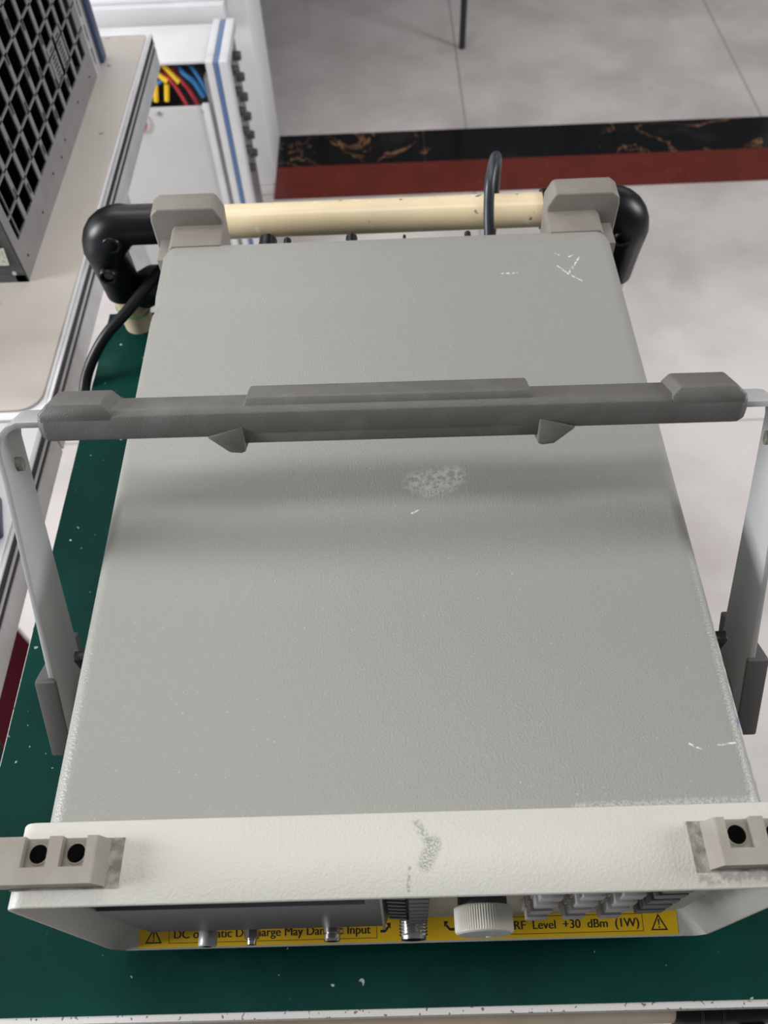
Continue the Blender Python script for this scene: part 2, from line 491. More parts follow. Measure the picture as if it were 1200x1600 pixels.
def lip_text(body, x0, x1, base, cap):
    me = text_points(body)
    xs = [v_.co.x for v_ in me.vertices]
    a, b = min(xs), max(xs)
    for v_ in me.vertices:
        p = lip(x0 + (v_.co.x - a) / (b - a) * (x1 - x0), base + v_.co.y / 0.72 * cap, 0.00024)
        v_.co = Vector(p)
    bm = bmesh.new(); bm.from_mesh(me)           # a second pass of each glyph, a hair aside: the bold weight of the print
    g = bmesh.ops.duplicate(bm, geom=bm.verts[:] + bm.edges[:] + bm.faces[:])
    for e in g['geom']:
        if isinstance(e, bmesh.types.BMVert): e.co.x += 0.00026; e.co.z += 0.00001
    bm.to_mesh(me); bm.free()
    me.materials.clear(); me.materials.append(M['ink'])
    o = bpy.data.objects.new('lettering', me); COL.objects.link(o); o.parent = lab
    return o


lip_text('DC or Static Discharge May Damage Input', -0.1395, -0.0225, 0.0055, 0.0046)
lip_text('Maximum  RF  Level  +30  dBm  (1W)', 0.0322, 0.1362, 0.0055, 0.0046)

# display
mb = MB()
fr = [(-0.1545, -0.006), (-0.0125, -0.006), (-0.0125, -0.111), (-0.1436, -0.111)]
bk = [(-0.159, -0.0045), (-0.009, -0.0045), (-0.009, -0.118), (-0.150, -0.118)]
inn = [(-0.150, -0.014), (-0.020, -0.014), (-0.020, -0.038), (-0.150, -0.038)]
mb.loft([[(x, 0.0138, z) for x, z in bk], [(x, 0.0042, z) for x, z in fr], [(x, 0.0042, z) for x, z in inn], [(x * 0.99, 0.009, z) for x, z in inn]], True, False)
disp = mb.build('display_frame', M['dark_grey'], AN, bevel=0.0006, label='dark grey display surround')
MB().box(-0.151, -0.019, 0.0088, 0.0100, -0.039, -0.013).build('screen', M['glass'], disp)
MB().prism([(-0.0122, -0.006), (-0.0112, -0.006), (-0.0124, -0.112), (-0.0138, -0.112)], 1, 0.0025, 0.0135).build('trim_strip', M['ear'], disp)

# soft keys to the right of the display: slanted ribs and key caps
for i in range(9):
    z = -0.014 - i * 0.0105
    MB().prism([(-0.0100, z), (-0.0005, z - 0.004), (-0.0005, z - 0.0075), (-0.0100, z - 0.0035)], 1, 0.0062, 0.0138).build('ridge', M['mid_grey'], AN, bevel=0.0004)
for i in range(8):
    z = -0.018 - i * 0.0112
    MB().box(0.0008, 0.0108, 0.0040, 0.0138, z - 0.0092, z).build('soft_key', M['dark_grey'], AN, bevel=0.0006)
MB().box(-0.0105, 0.0115, 0.0110, 0.0139, -0.115, -0.008).build('key_plate', M['dark_grey'], AN, bevel=0.0005)

# tuning knob
KX, KZ, KR = 0.0385, -0.068, 0.0148
mb = MB()
n = 144
def kr(rad, y, rib):
    return [(KX + (rad + (rib if i % 2 else 0)) * math.cos(2 * PI * i / n), y, KZ + (rad + (rib if i % 2 else 0)) * math.sin(2 * PI * i / n)) for i in range(n)]
mb.loft([kr(KR - 0.0006, 0.0060, 0), kr(KR, 0.0054, -0.0004), kr(KR, -0.0050, -0.0004), kr(KR - 0.0004, -0.0058, -0.0001), kr(KR - 0.0012, -0.0062, 0)], True, True)
kb = mb.build('tuning_knob', M['knob'], AN, smooth=False, label='ribbed off-white tuning knob')
MB().cyl((KX, -0.0062, KZ), (KX, -0.0066, KZ), KR - 0.0014, KR - 0.0016, 48).build('knob_face', M['knob_face'], kb)
MB().cyl((KX + 0.003, -0.0064, KZ - 0.008), (KX + 0.003, -0.0069, KZ - 0.008), 0.0022, 0.0018).build('finger_dimple', M['knob'], kb)
MB().cyl((KX, 0.0135, KZ), (KX, 0.0058, KZ), KR - 0.0022, KR - 0.0022, 48).build('knob_collar', M['dark_grey'], kb)

# key pad
for cxk in (0.0690, 0.0890, 0.1080):
    for r in range(5):
        z = -0.012 - r * 0.0195
        big = cxk
        mb = MB().box(big - 0.0056, big + 0.0056, 0.0036, 0.0138, z - 0.0105, z)
        kk_ = mb.build('key', M['key'], AN, bevel=0.0008)
        MB().box(big - 0.0063, big + 0.0063, 0.0085, 0.0138, z - 0.0135, z + 0.0010).build('key_surround', M['key_surround'], kk_, bevel=0.0004)
for r in range(6):
    z = -0.012 - r * 0.0150
    MB().box(0.1215, 0.1365, 0.0050, 0.0138, z - 0.0095, z).build('key', M['mid_grey'], AN, bevel=0.0008)

# connectors over the lip
CZ = -0.124
def connector(name, x, r, tip, kind):
    mb = MB()
    Y = lambda a: tip + a
    c = lambda a, b, r1, r2=None, nn=28: mb.cyl((x, Y(a), CZ), (x, Y(b), CZ), r1, r2, nn, True)
    if kind == 'knurl':
        nn = 40
        ring = lambda rr, y, rib: [(x + (rr - (rib if i % 2 else 0)) * math.cos(2 * PI * i / nn), Y(y), CZ + (rr - (rib if i % 2 else 0)) * math.sin(2 * PI * i / nn)) for i in range(nn)]
        mb.loft([ring(r - 0.0006, 0, 0), ring(r, 0.0008, 0.0004), ring(r, 0.0075, 0.0004), ring(r - 0.0008, 0.0085, 0)])
        c(0.0080, 0.0170, r * 0.72)
    elif kind == 'hex':
        c(0, 0.0022, r * 0.62, r * 0.68); c(0.0020, 0.0030, r * 0.72)
        c(0.0030, 0.0095, r, r, 6); c(0.0095, 0.0165, r * 0.75)
    elif kind == 'bnc':
        c(0, 0.0012, r * 0.86, r); c(0.0012, 0.0035, r); c(0.0035, 0.0042, r * 0.84); c(0.0042, 0.0165, r)
        mb.cyl((x + r * 0.7, Y(0.0060), CZ), (x + r * 1.25, Y(0.0060), CZ), 0.0009)
    else:
        c(0, 0.0018, r * 0.86, r * 0.9)
        for i in range(5):
            a = 0.0018 + i * 0.0016
            c(a, a + 0.0008, r * 0.90, r); c(a + 0.0008, a + 0.0016, r, r * 0.90)
        c(0.0098, 0.0165, r)
    o = mb.build(name, M['chrome'] if kind != 'knurl' else M['alu'], AN)
    MB().cyl((x, Y(-0.00005), CZ), (x, Y(0.001), CZ), r * 0.5).build('socket', M['hole'], o)
    return o
connector('connector', -0.1135, 0.0053, -0.0022, 'knurl')
connector('connector', -0.0885, 0.0042, -0.0018, 'hex')
connector('connector', -0.0430, 0.0048, -0.0012, 'bnc')
connector('connector', 0.0030, 0.0082, -0.0015, 'n')

# grey rubber ears on the frame's top corners
for sg in (-1, 1):
    Xs = lambda a: sg * a
    def bx(mb, a, b, y0, y1, z0, z1):
        x0, x1 = sorted((sg * a, sg * b)); mb.box(x0, x1, y0, y1, z0, z1)
    mb = MB(); bx(mb, 0.1275, 0.1760, 0.0070, 0.0285, 0.0020, 0.0034)
    mb.build('recess_plate', M['recess'], AN, label='worn dark recess in the frame')
    mb = MB()
    bx(mb, 0.1375, 0.2050, 0.0078, 0.0278, 0.0030, 0.0080)
    bx(mb, 0.1375, 0.1415, 0.0078, 0.0278, 0.0080, 0.0128)
    bx(mb, 0.1525, 0.1585, 0.0078, 0.0278, 0.0080, 0.0128)
    bx(mb, 0.1695, 0.2050, 0.0078, 0.0278, 0.0080, 0.0128)
    for a, b in ((0.1415, 0.1525), (0.1585, 0.1695)):
        bx(mb, a, b, 0.0078, 0.0148, 0.0080, 0.0128)
    pts = [(Xs(0.1335), 0.0034), (Xs(0.1375), 0.0034), (Xs(0.1375), 0.0128), (Xs(0.1368), 0.0126)]
    mb.prism(pts, 1, 0.0078, 0.0278)
    bx(mb, 0.2000, 0.2050, 0.0078, 0.0278, -0.010, 0.0080)
    ear = mb.build('corner_bumper', M['ear'], AN, label='grey plastic bumper with two screw holes')
    for a in (0.1470, 0.1640):
        mb = MB().cyl((Xs(a), 0.0212, 0.0078), (Xs(a), 0.0212, 0.00815), 0.0040)
        mb.build('screw_hole', M['hole'], ear)
        mb = MB()
        nn = 24
        ring = lambda r_, z_: [(Xs(a) + r_ * math.cos(2 * PI * i / nn), 0.0212 + r_ * math.sin(2 * PI * i / nn), z_) for i in range(nn)]
        mb.loft([ring(0.0040, 0.0080), ring(0.0041, 0.0084), ring(0.0048, 0.0083), ring(0.0049, 0.0080)], False, False)
        mb.build('hole_rim', M['ear'], ear)

# rear rubber feet
for sg in (-1, 1):
    mb = MB()
    P = [(0.1235, -0.020), (0.1235, 0.0), (0.1610, 0.0), (0.1640, -0.003), (0.1640, -0.020)]
    P = [(sg * a, b) for a, b in P]
    mb.prism(P, 1, 0.4535, 0.482)                      # low inner block, level with the case
    Q = [(0.1260, -0.045), (0.1240, 0.004), (0.1285, 0.0140), (0.1310, 0.0150), (0.1720, 0.0150), (0.1775, 0.0105), (0.1785, 0.004), (0.1785, -0.045)]
    Q = [(sg * a, b) for a, b in Q]
    cc = (sg * 0.151, -0.01)
    sh = lambda f, y: [(cc[0] + (a - cc[0]) * f, y, cc[1] + (b - cc[1]) * f) for a, b in Q]
    mb.loft([sh(0.985, 0.4775), sh(1.0, 0.4785), sh(1.0, 0.4960), sh(0.97, 0.4975)])
    mb.box(min(sg * 0.160, sg * 0.175), max(sg * 0.160, sg * 0.175), 0.4535, 0.480, -0.045, -0.012)
    mb.build('rear_foot', M['rubber'], AN, bevel=0.0012, label='taupe rubber foot on the rear corner')
# rear panel sockets
for x, r in ((-0.076, 0.003), (-0.091, 0.007), (-0.026, 0.0045), (0.064, 0.0025), (0.015, 0.0012)):
    MB().cyl((x, 0.453, -0.014), (x, 0.474, -0.014), r).build('rear_socket', M['black'], AN)

# carrying handle
HD = AN
ux, uz = 0.465, 0.885            # along the arm (y, z)
def hp(a, f):                    # a: along arm from bar centre, f: forward (towards the camera)
    return (0.2265 + ux * a - uz * f, 0.0657 + uz * a + ux * f)
def hq(x, a, f):                 # the same with the slight skew of the worn handle
    y, z = hp(a, f)
    return (y - x * 0.006, z - x * 0.003)
for sg in (-1, 1):
    mb = MB()
    path = [(0.2045, -0.215), (0.2045, -0.030), (0.2045, -0.014), (0.2037, -0.009), (0.2017, -0.005), (0.1985, -0.0022), (0.1950, -0.0012), (0.165, -0.0012)]
    rings = []
    for i, (x, a) in enumerate(path):
        p0 = Vector(path[max(i - 1, 0)]); p1 = Vector(path[min(i + 1, len(path) - 1)])
        d = (p1 - p0).normalized(); nr = Vector((d.y, -d.x))
        hw = 0.0140 - (0.0045 if i >= 6 else 0.002 if i == 5 else 0)
        hf = 0.0310 if i == 0 else hw
        r = []
        for (o_, f) in ((0, -hw), (0.0034, -hw), (0.0034, hf), (0, hf)):
            q = Vector((x, a)) - nr * -1 * 0 + nr * o_
            y, z = hq(sg * q.x, q.y, f)
            r.append((sg * q.x, y, z))
        rings.append(r)
    mb.loft(rings)
    arm = mb.build('handle_arm', M['arm'], HD, bevel=0.0006, angle=50, label='bare grey flat metal handle arm')
    y, z = hp(-0.024, 0.001)
    mb = MB()
    nn = 16
    rg = lambda xx: [(sg * xx, hp(-0.024 + 0.0042 * math.sin(2 * PI * i / nn), 0.0022 * math.cos(2 * PI * i / nn))[0],
                      hp(-0.024 + 0.0042 * math.sin(2 * PI * i / nn), 0.0022 * math.cos(2 * PI * i / nn))[1]) for i in range(nn)]
    mb.loft([rg(0.2008), rg(0.2050)])
    mb.build('slot', M['recess'], arm)
    # pivot cover
    def cap(a0, a1, hw, x0, x1, rr):
        pts = []
        for i in range(9):
            t = PI * i / 8
            pts.append((a0 - rr * math.sin(t) * 0.9, 0.007 + hw * math.cos(t)))
        pts += [(a1, -hw * 0.90), (a1, 0.003 + hw)]
        return [[(sg * xx, *hp(a, f)) for a, f in pts] for xx in (x0, x1)]
    mb = MB(); mb.loft(cap(-0.200, -0.152, 0.0240, 0.2046, 0.2155, 0.017))
    lipp = [(-0.152, 0.0250), (-0.206, 0.0300), (-0.206, 0.0330), (-0.152, 0.0290)]
    mb.loft([[(sg * xx, *hp(a, f)) for a, f in lipp] for xx in (0.2025, 0.2150)])
    pv = mb.build('pivot_cover', M['pivot'], HD, bevel=0.0015, label='dark plastic sleeve around the arm\'s lower end')
    y, z = hp(-0.202, 0)
    MB().cyl((sg * 0.168, y, z), (sg * 0.2180, y, z), 0.0225, 0.0200, 40).build('pivot_hub', M['pivot'], pv, bevel=0.001)
    MB().box(min(sg * 0.180, sg * 0.189), max(sg * 0.180, sg * 0.189), 0.138, 0.1440, -0.058, -0.042).build('stop_tab', M['black'], pv, bevel=0.001)

# grip: octagonal moulded bar
GH = 0.1835
def sec(h0, h1, d0, d1, ch):
    """section in (a, f): a up along the arm, f forward"""
    return [(h1, -d0 + ch), (h1, d1 - ch), (h1 - ch * 1.0, d1 - 0.0006), ((h0 + h1) / 2 - 0.001, d1), (h0 + 0.0012, d1 - 0.0022), (h0, d1 - 0.0042), (h0, -d0 + ch), (h0 + ch, -d0), (h1 - ch, -d0)]
def grip_loft(mb, xs, S_, ends=0.0):
    rings = []
    for x, f_ in xs:
        ca = sum(a for a, _ in S_) / len(S_); cf_ = sum(f for _, f in S_) / len(S_)
        rings.append([(x, *hq(x, ca + (a - ca) * f_, cf_ + (f - cf_) * f_)) for a, f in S_])
    mb.loft(rings)
mb = MB()
S_ = sec(-0.0095, 0.0075, 0.0115, 0.0120, 0.0030)
grip_loft(mb, [(-GH, 0.80), (-GH + 0.0035, 1), (GH - 0.0035, 1), (GH, 0.80)], S_)
grip = mb.build('handle_grip', M['grip'], HD, bevel=0.0005, angle=25, label='dark grey pebbled plastic handle grip')
# raised pads on top
def pad(x0, x1, a1, d0, d1, sl0, sl1):
    mb = MB()
    lo = [(x0, d1), (x1, d1), (x1, -d0), (x0, -d0)]
    hi = [(x0 + sl0, d1 - 0.0015), (x1 - sl1, d1 - 0.0015), (x1 - sl1, -d0 + 0.001), (x0 + sl0, -d0 + 0.001)]
    mb.loft([[(x, *hq(x, 0.0020, f)) for x, f in lo], [(x, *hq(x, 0.0072, f)) for x, f in lo], [(x, *hq(x, a1, f)) for x, f in hi]])
    return mb.build('raised_pad', M['grip'], grip, bevel=0.0012, angle=25)
pad(-0.0760, 0.0740, 0.0120, 0.0113, 0.0088, 0.0020, 0.0020)
pad(-0.1815, -0.1440, 0.0120, 0.0113, 0.0117, 0.0050, 0.0040)
pad(0.1440, 0.1815, 0.0120, 0.0113, 0.0117, 0.0040, 0.0050)
# deeper belly between two hooked tabs
mb = MB()
B_ = [(-0.004, 0.0108), (-0.0130, 0.0090), (-0.0140, 0.0070), (-0.0140, -0.009), (-0.004, -0.0105)]
mb.loft([[(x, *hq(x, a, f)) for a, f in B_] for x in (-0.0775, 0.0775)])
mb.build('grip_belly', M['grip'], grip, bevel=0.0010, angle=25)
for sg in (-1, 1):
    mb = MB()
    pr = [(0.0770, -0.0030), (0.0960, -0.0085), (0.0850, -0.0172), (0.0790, -0.0178), (0.0765, -0.0170)]
    mb.loft([[(sg * x, *hq(sg * x, a, f)) for x, a in pr] for f in (-0.009, 0.0122)])
    mb.build('grip_tab', M['grip'], grip, bevel=0.0010, angle=25)

# ================================================================== TROLLEY
TR = empty('trolley', (0.0, 0.26, FZ), 'pipe trolley with a green-matted shelf carrying the analyzer', 'trolley')
SZ = -0.165
sx0, sx1, sy0, sy1 = -0.278, 0.232, -0.0325, 0.568
mb = MB().box(sx0 + 0.0005, sx1 - 0.0005, sy0 + 0.0005, sy1, SZ - 0.002, SZ)
mb.build('shelf_mat', M['green'], TR, label='dark green scratched laminate surface')
mb = MB().box(sx0 - 0.001, sx1 + 0.001, sy0 - 0.0034, sy1, SZ - 0.022, SZ - 0.0018)
mb.build('shelf_board', M['board_edge'], TR, bevel=0.0006, label='pale chipped board edge')
PYc, PXl, PXr = 0.540, -0.2445, 0.205
BZ = -0.038; PR_ = 0.0150
MB().cyl((-0.185, 0.533, BZ), (0.170, 0.533, BZ), 0.0140, n=36).build('rail', M['cream'], TR, label='cream plastic-coated rear rail with dark nicks')
for sg, px in ((-1, PXl), (1, 0.2090)):
    MB().cyl((px, 0.5455, -0.105), (px, 0.552, SZ + 0.0), 0.0142, n=32).build('post', M['cream_dull'], TR, label='short cream pipe post')
    # elbow
    ix = px - sg * 0.030
    pts = [(px - sg * 0.078, 0.534, BZ), (px - sg * 0.05, 0.534, BZ), (ix, 0.534, BZ)]
    for i in range(1, 8):
        t = PI / 2 * i / 8
        pts.append((ix + sg * 0.030 * math.sin(t), 0.535, BZ - 0.030 * (1 - math.cos(t))))
    pts += [(px, 0.537, BZ - 0.030), (px, 0.541, BZ - 0.052), (px, 0.544, BZ - 0.078)]
    rad = [0.0165] * 3 + [0.0178, 0.0190, 0.0198, 0.0202, 0.0200, 0.0194, 0.0186] + [0.0180, 0.0172, 0.0165]
    el = MB().tube(pts, 0.0165, 28, rad).build('elbow_joint', M['black'], TR, label='glossy black plastic elbow clamp')
    for (bx_, bz_) in ((px - sg * 0.014, BZ - 0.007), (px - sg * 0.001, BZ - 0.040)) if sg < 0 else ((px - 0.008, BZ - 0.02),):
        mb = MB(); nn = 24
        y0 = 0.5155
        ring = lambda r_, y_: [(bx_ + r_ * math.cos(2 * PI * i / nn), y_, bz_ + r_ * math.sin(2 * PI * i / nn)) for i in range(nn)]
        mb.loft([ring(0.0085, 0.522), ring(0.0082, y0 + 0.0012), ring(0.0072, y0), ring(0.0056, y0), ring(0.0050, y0 + 0.0015), ring(0.0050, y0 + 0.006)], False, False)
        mb.build('bolt_socket', M['black'], el)
        MB().cyl((bx_, y0 + 0.003, bz_), (bx_, y0 + 0.006, bz_), 0.0042, n=6).build('bolt', M['galv_dark'], el)
# second connector behind the case, lower
MB().tube([(-0.232, 0.553, -0.125), (-0.215, 0.548, -0.112), (-0.195, 0.545, -0.110), (-0.16, 0.545, -0.112)], 0.017, 20).build('cross_joint', M['black'], TR, bevel=0.0)
mb = MB(); nn = 32
mb.tube([(PXl + 0.0150 * math.cos(2 * PI * i / nn), 0.5495 + 0.0150 * math.sin(2 * PI * i / nn), -0.141 - 0.004 * math.cos(2 * PI * i / nn)) for i in range(nn + 1)], 0.0008, 6)
mb.build('wire_tie', M['tie'], TR, label='thin green wire tie around the left post')
# front pipe and black joint under the shelf's front edge
MB().cyl((-0.26, -0.0275, SZ - 0.0375), (0.170, -0.0275, SZ - 0.0375), 0.0140, n=32).build('front_pipe', M['cream_dull'], TR, label='cream pipe below the shelf edge')
JY, JZ = -0.0275, SZ - 0.0375
mb = MB().tube([(0.160, JY, JZ), (0.166, JY, JZ), (0.21, JY, JZ), (0.222, JY, JZ)], 0.0165, 26, [0.0150, 0.0166, 0.0166, 0.0150])
mb.box(0.200, 0.214, JY - 0.021, JY, JZ - 0.010, JZ + 0.004)
fj = mb.build('front_joint', M['black'], TR, label='black plastic clamp on the front pipe')
for x in (0.175, 0.188):
    MB().tube([(x, JY + 0.0170 * math.cos(t_ * PI / 8), JZ + 0.0170 * math.sin(t_ * PI / 8)) for t_ in range(17)], 0.0008, 8).build('clamp_ring', M['black'], fj)
for sgx, px in ((-1, -0.2445), (1, 0.2090)):
    for py in (0.010, 0.537):
        MB().cyl((px, py, SZ - 0.022), (px, py, FZ + 0.07), 0.0140, n=24).build('leg', M['cream_dull'], TR)
        cs = MB().cyl((px - 0.011, py, FZ + 0.0325), (px + 0.011, py, FZ + 0.0325), 0.0325, n=28)
        cs.box(px - 0.016, px - 0.012, py - 0.012, py + 0.012, FZ + 0.03, FZ + 0.074)
        cs.box(px + 0.012, px + 0.016, py - 0.012, py + 0.012, FZ + 0.03, FZ + 0.074)
        cs.box(px - 0.016, px + 0.016, py - 0.014, py + 0.014, FZ + 0.070, FZ + 0.076)
        cs.build('caster', M['black'], TR)

# cables
mb = MB().tube(spline([(-0.160, 0.545, -0.085), (-0.1957, 0.5385, -0.085), (-0.2127, 0.528, -0.095), (-0.2346, 0.5096, -0.110), (-0.2560, 0.4960, -0.125), (-0.2735, 0.4846, -0.145), (-0.2845, 0.4718, -0.165), (-0.2860, 0.4438, -0.185), (-0.286, 0.42, -0.23), (-0.300, 0.37, -0.42), (-0.33, 0.36, -0.7), (-0.36, 0.40, FZ + 0.006), (-0.5, 0.55, FZ + 0.005)]), 0.0052, 12)
o = mb.build('power_cable', M['cable'], loc=(-0.28, 0.4, FZ)); tag(o, 'black power cable crossing the left trolley post and hanging off the green shelf', 'cable')
mb = MB().tube(spline([(0.083, 0.462, -0.080), (0.084, 0.475, -0.050), (0.083, 0.500, -0.016), (0.084, 0.514, 0.004), (0.089, 0.533, 0.0105), (0.0935, 0.552, -0.004), (0.095, 0.560, -0.035), (0.096, 0.562, -0.080), (0.098, 0.562, -0.150)]), 0.0042, 12)
o = mb.build('power_cable', M['cable_blue'], loc=(0.09, 0.53, -0.1)); tag(o, 'dark slate cable looped over the cream rear rail near the right foot', 'cable')

# ================================================================== WORKBENCHES
BX, BT = -0.3225, -0.180
def bench(y0, y1, label, legs):
    t = empty('workbench', (-0.65, (y0 + y1) / 2, FZ), label, 'workbench')
    MB().box(-1.0, BX - 0.004, y0, y1, BT - 0.028, BT - 0.002).build('tabletop', M['white'], t, bevel=0.002)
    MB().box(BX - 0.0045, BX + 0.0004, y0, y1, BT - 0.0030, BT - 0.0010).build('edge_strip', M['alu'], t, bevel=0.0008, label='silver upper edge strip')
    MB().box(BX - 0.0045, BX - 0.0006, y0, y1, BT - 0.0115, BT - 0.0030).build('edge_seal', M['cable'], t, label='black rubber seal in the edge')
    MB().box(BX - 0.0045, BX + 0.0006, y0, y1, BT - 0.0150, BT - 0.0115).build('edge_strip', M['alu'], t, bevel=0.0008)
    MB().box(BX - 0.0045, BX - 0.0006, y0, y1, BT - 0.0215, BT - 0.0150).build('edge_seal', M['cable'], t)
    MB().box(BX - 0.0300, BX + 0.0004, y0, y1, BT - 0.0480, BT - 0.0215).build('side_rail', M['alu'], t, bevel=0.001, label='aluminium side rail')
    for y in legs:
        MB().box(BX - 0.136, BX - 0.104, y - 0.016, y + 0.016, FZ, BT - 0.028).build('leg', M['alu'], t, bevel=0.002)
        MB().box(-0.99, -0.958, y - 0.016, y + 0.016, FZ, BT - 0.028).build('leg', M['alu'], t, bevel=0.002)
    return t
bench(0.4480, 1.165, 'white workbench with an aluminium rail, covered by the beige mat, left of the trolley', (1.14,))
bench(-0.55, 0.4455, 'front white workbench with bare top beside the lower left of the trolley', (-0.5,))
# mat with rounded corners
pts = [(x, y) for x, y in rrect(-0.985, BX - 0.0075, 0.4575, 1.160, 0.004, 8, 0.022)]
mb = MB().prism(pts, 2, BT - 0.002, BT + 0.0012)
o = mb.build('bench_mat', M['mat'], bevel=0.0006, loc=(-0.65, 0.8, BT)); tag(o, 'worn beige mat with rounded corner lying on the rear workbench', 'mat')
# blue case on the front bench
bp = [(-0.50, 0.30), (-0.36, 0.285), (-0.331, 0.318), (-0.342, 0.356), (-0.44, 0.438)]
mb = MB().prism(bp, 2, BT - 0.0020, BT + 0.014)
bc = mb.build('storage_box', M['blue'], loc=(-0.46, 0.36, BT), bevel=0.003)
tag(bc, 'light blue flat plastic box lying on the front white workbench', 'box')
MB().prism([(x * 1.0 + (0.0006 if x > -0.4 else 0), y + (-0.0006 if y < 0.33 else 0)) for x, y in bp], 2, BT - 0.0019, BT + 0.007).build('box_base_shade', M['navy_trim_and_shade'], bc, bevel=0.001)  # lower sides coloured navy to stand for the shade on them

# red mat on the floor under the bench; black sheet drawn in for the shade
mb = MB().prism([(-1.0, 0.921), (-0.40, 0.321), (-0.49, 0.231), (-1.09, 0.831)], 2, FZ, FZ + 0.005)
o = mb.build('floor_mat_or_shade', M['dark_red'], loc=(-0.74, 0.57, FZ), bevel=0.001); tag(o, 'dark red strip of mat on the floor under the workbenches, left of the trolley', 'mat')
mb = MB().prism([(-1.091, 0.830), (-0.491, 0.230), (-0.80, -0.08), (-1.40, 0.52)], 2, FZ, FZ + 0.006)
o = mb.build('floor_mat_or_shade', M['black'], loc=(-0.9, 0.3, FZ), bevel=0.001); tag(o, 'black sheet standing in for floor shade beside the dark red strip under the front workbench', 'mat')

# ================================================================== RACK CHASSIS ON THE BENCH
CX = -0.380; cy0, cy1 = 0.640, 1.052; cz0, cz1 = BT + 0.0012, BT + 0.31
RK = empty('equipment_chassis', (-0.6, 0.85, BT + 0.0012), 'metal equipment chassis with a lattice grille side and blue trim, standing on the beige mat', 'equipment chassis')
mb = MB()
TH = 0.0016
def sp_(y0, y1, z0, z1, x=CX): mb.box(x - TH, x, y0, y1, z0, z1)
z_lo = -0.1405
sp_(cy0, cy1, cz0, z_lo)                      # solid lower margin
sp_(cy0, 0.6560, z_lo, cz1)                   # front margin
sp_(cy1 - 0.020, cy1, z_lo, cz1)
sp_(cy0, cy1, cz1 - 0.02, cz1)
ribs = [0.694, 0.728, 0.764, 0.800, 0.836, 0.871, 0.906, 0.941, 0.975, 1.008]
rw = 0.0085
for i, y in enumerate(ribs): sp_(y - rw / 2, y + rw / 2, z_lo, cz1 - 0.02)
sp_(0.6645, 0.6660, z_lo, cz1 - 0.02)
zz = z_lo + 0.0250
zi = 0
while zz < cz1 - 0.02:
    y_prev = 0.656
    for i, y in enumerate(ribs + [cy1]):
        if not (i in (7, 8) and zi % 3 != 0 and zi > 2): sp_(y_prev, y, zz - 0.0011, zz + 0.0011)
        y_prev = y
    zz += 0.0305; zi += 1
sp_(0.908, 0.975, -0.118, -0.075)             # blanking plate
mb.mi = 1
# slots in the ribs, second material of the same mesh
for i, y in enumerate(ribs[:8]):
    z = z_lo + (0.0124 if i % 2 else 0.030)
    while z < cz1 - 0.03:
        for d in (-0.0019, 0, 0.0019):
            mb.box(CX - 0.0004, CX + 0.00025, y + d - 0.00035, y + d + 0.00035, z - 0.0055, z + 0.0055)
        z += 0.0496
for y, z in ((0.662, -0.163), (0.735, -0.163), (0.80, -0.158), (0.84, -0.163), (0.868, -0.158), (0.95, -0.158), (1.02, -0.163)):
    mb.cyl((CX - 0.0004, y, z), (CX + 0.0003, y, z), 0.0016, n=10)
for yy in (0.925, 0.957):
    for j in range(8):
        mb.box(CX - 0.0004, CX + 0.0003, yy - 0.006, yy + 0.006, -0.113 + j * 0.0045, -0.1115 + j * 0.0045)
side = mb.build('grille_panel', M['galv'], RK, smooth=False, label='grey metal lattice side panel')
side.data.materials.append(M['hole'])
# ribs stand out slightly inside (folded tabs)
mb = MB()
for y in ribs: mb.box(CX - 0.012, CX - TH, y - rw / 2, y - rw / 2 + 0.001, z_lo, cz1 - 0.02)
mb.build('rib_flanges', M['hole'], RK, smooth=False)
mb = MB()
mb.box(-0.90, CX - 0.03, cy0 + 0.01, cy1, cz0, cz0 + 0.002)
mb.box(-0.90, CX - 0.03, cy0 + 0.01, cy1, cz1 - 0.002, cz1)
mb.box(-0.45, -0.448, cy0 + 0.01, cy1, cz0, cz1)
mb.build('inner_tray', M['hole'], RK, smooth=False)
mb = MB()
for (x0, x1, z0, z1) in ((-0.90, CX, cz0, cz0 + 0.0095), (-0.90, CX, cz1 - 0.02, cz1), (CX - 0.012, CX, cz0, cz1), (-0.90, -0.888, cz0, cz1)):
    mb.box(x0, x1, cy0 - 0.0015, cy0, z0, z1)
mb.box(-0.90, CX, cy0 - 0.0005, cy0 + 0.001, cz0, cz1)
fp = mb.build('front_plate', M['galv_dark'], RK, smooth=False, bevel=0.0005, label='dark grey front plate')
MB().prism([(-0.440, cz0 + 0.0235), (-0.3912, cz0 + 0.0235), (-0.3887, cz0 + 0.0440), (-0.3925, cz0 + 0.0440), (-0.3935, cz0 + 0.056), (-0.440, cz0 + 0.056)], 1, cy0 - 0.0035, cy0 - 0.0020).build('label_sticker', M['paper'], fp, label='pale green sticker')
MB().cyl((-0.3905, cy0 - 0.0026, cz0 + 0.012), (-0.3905, cy0, cz0 + 0.012), 0.0022).build('screw', M['alu'], fp)
MB().box(-0.90, CX, cy0, cy1, cz1 - 0.001, cz1 + 0.001).build('top_cover', M['galv'], RK)
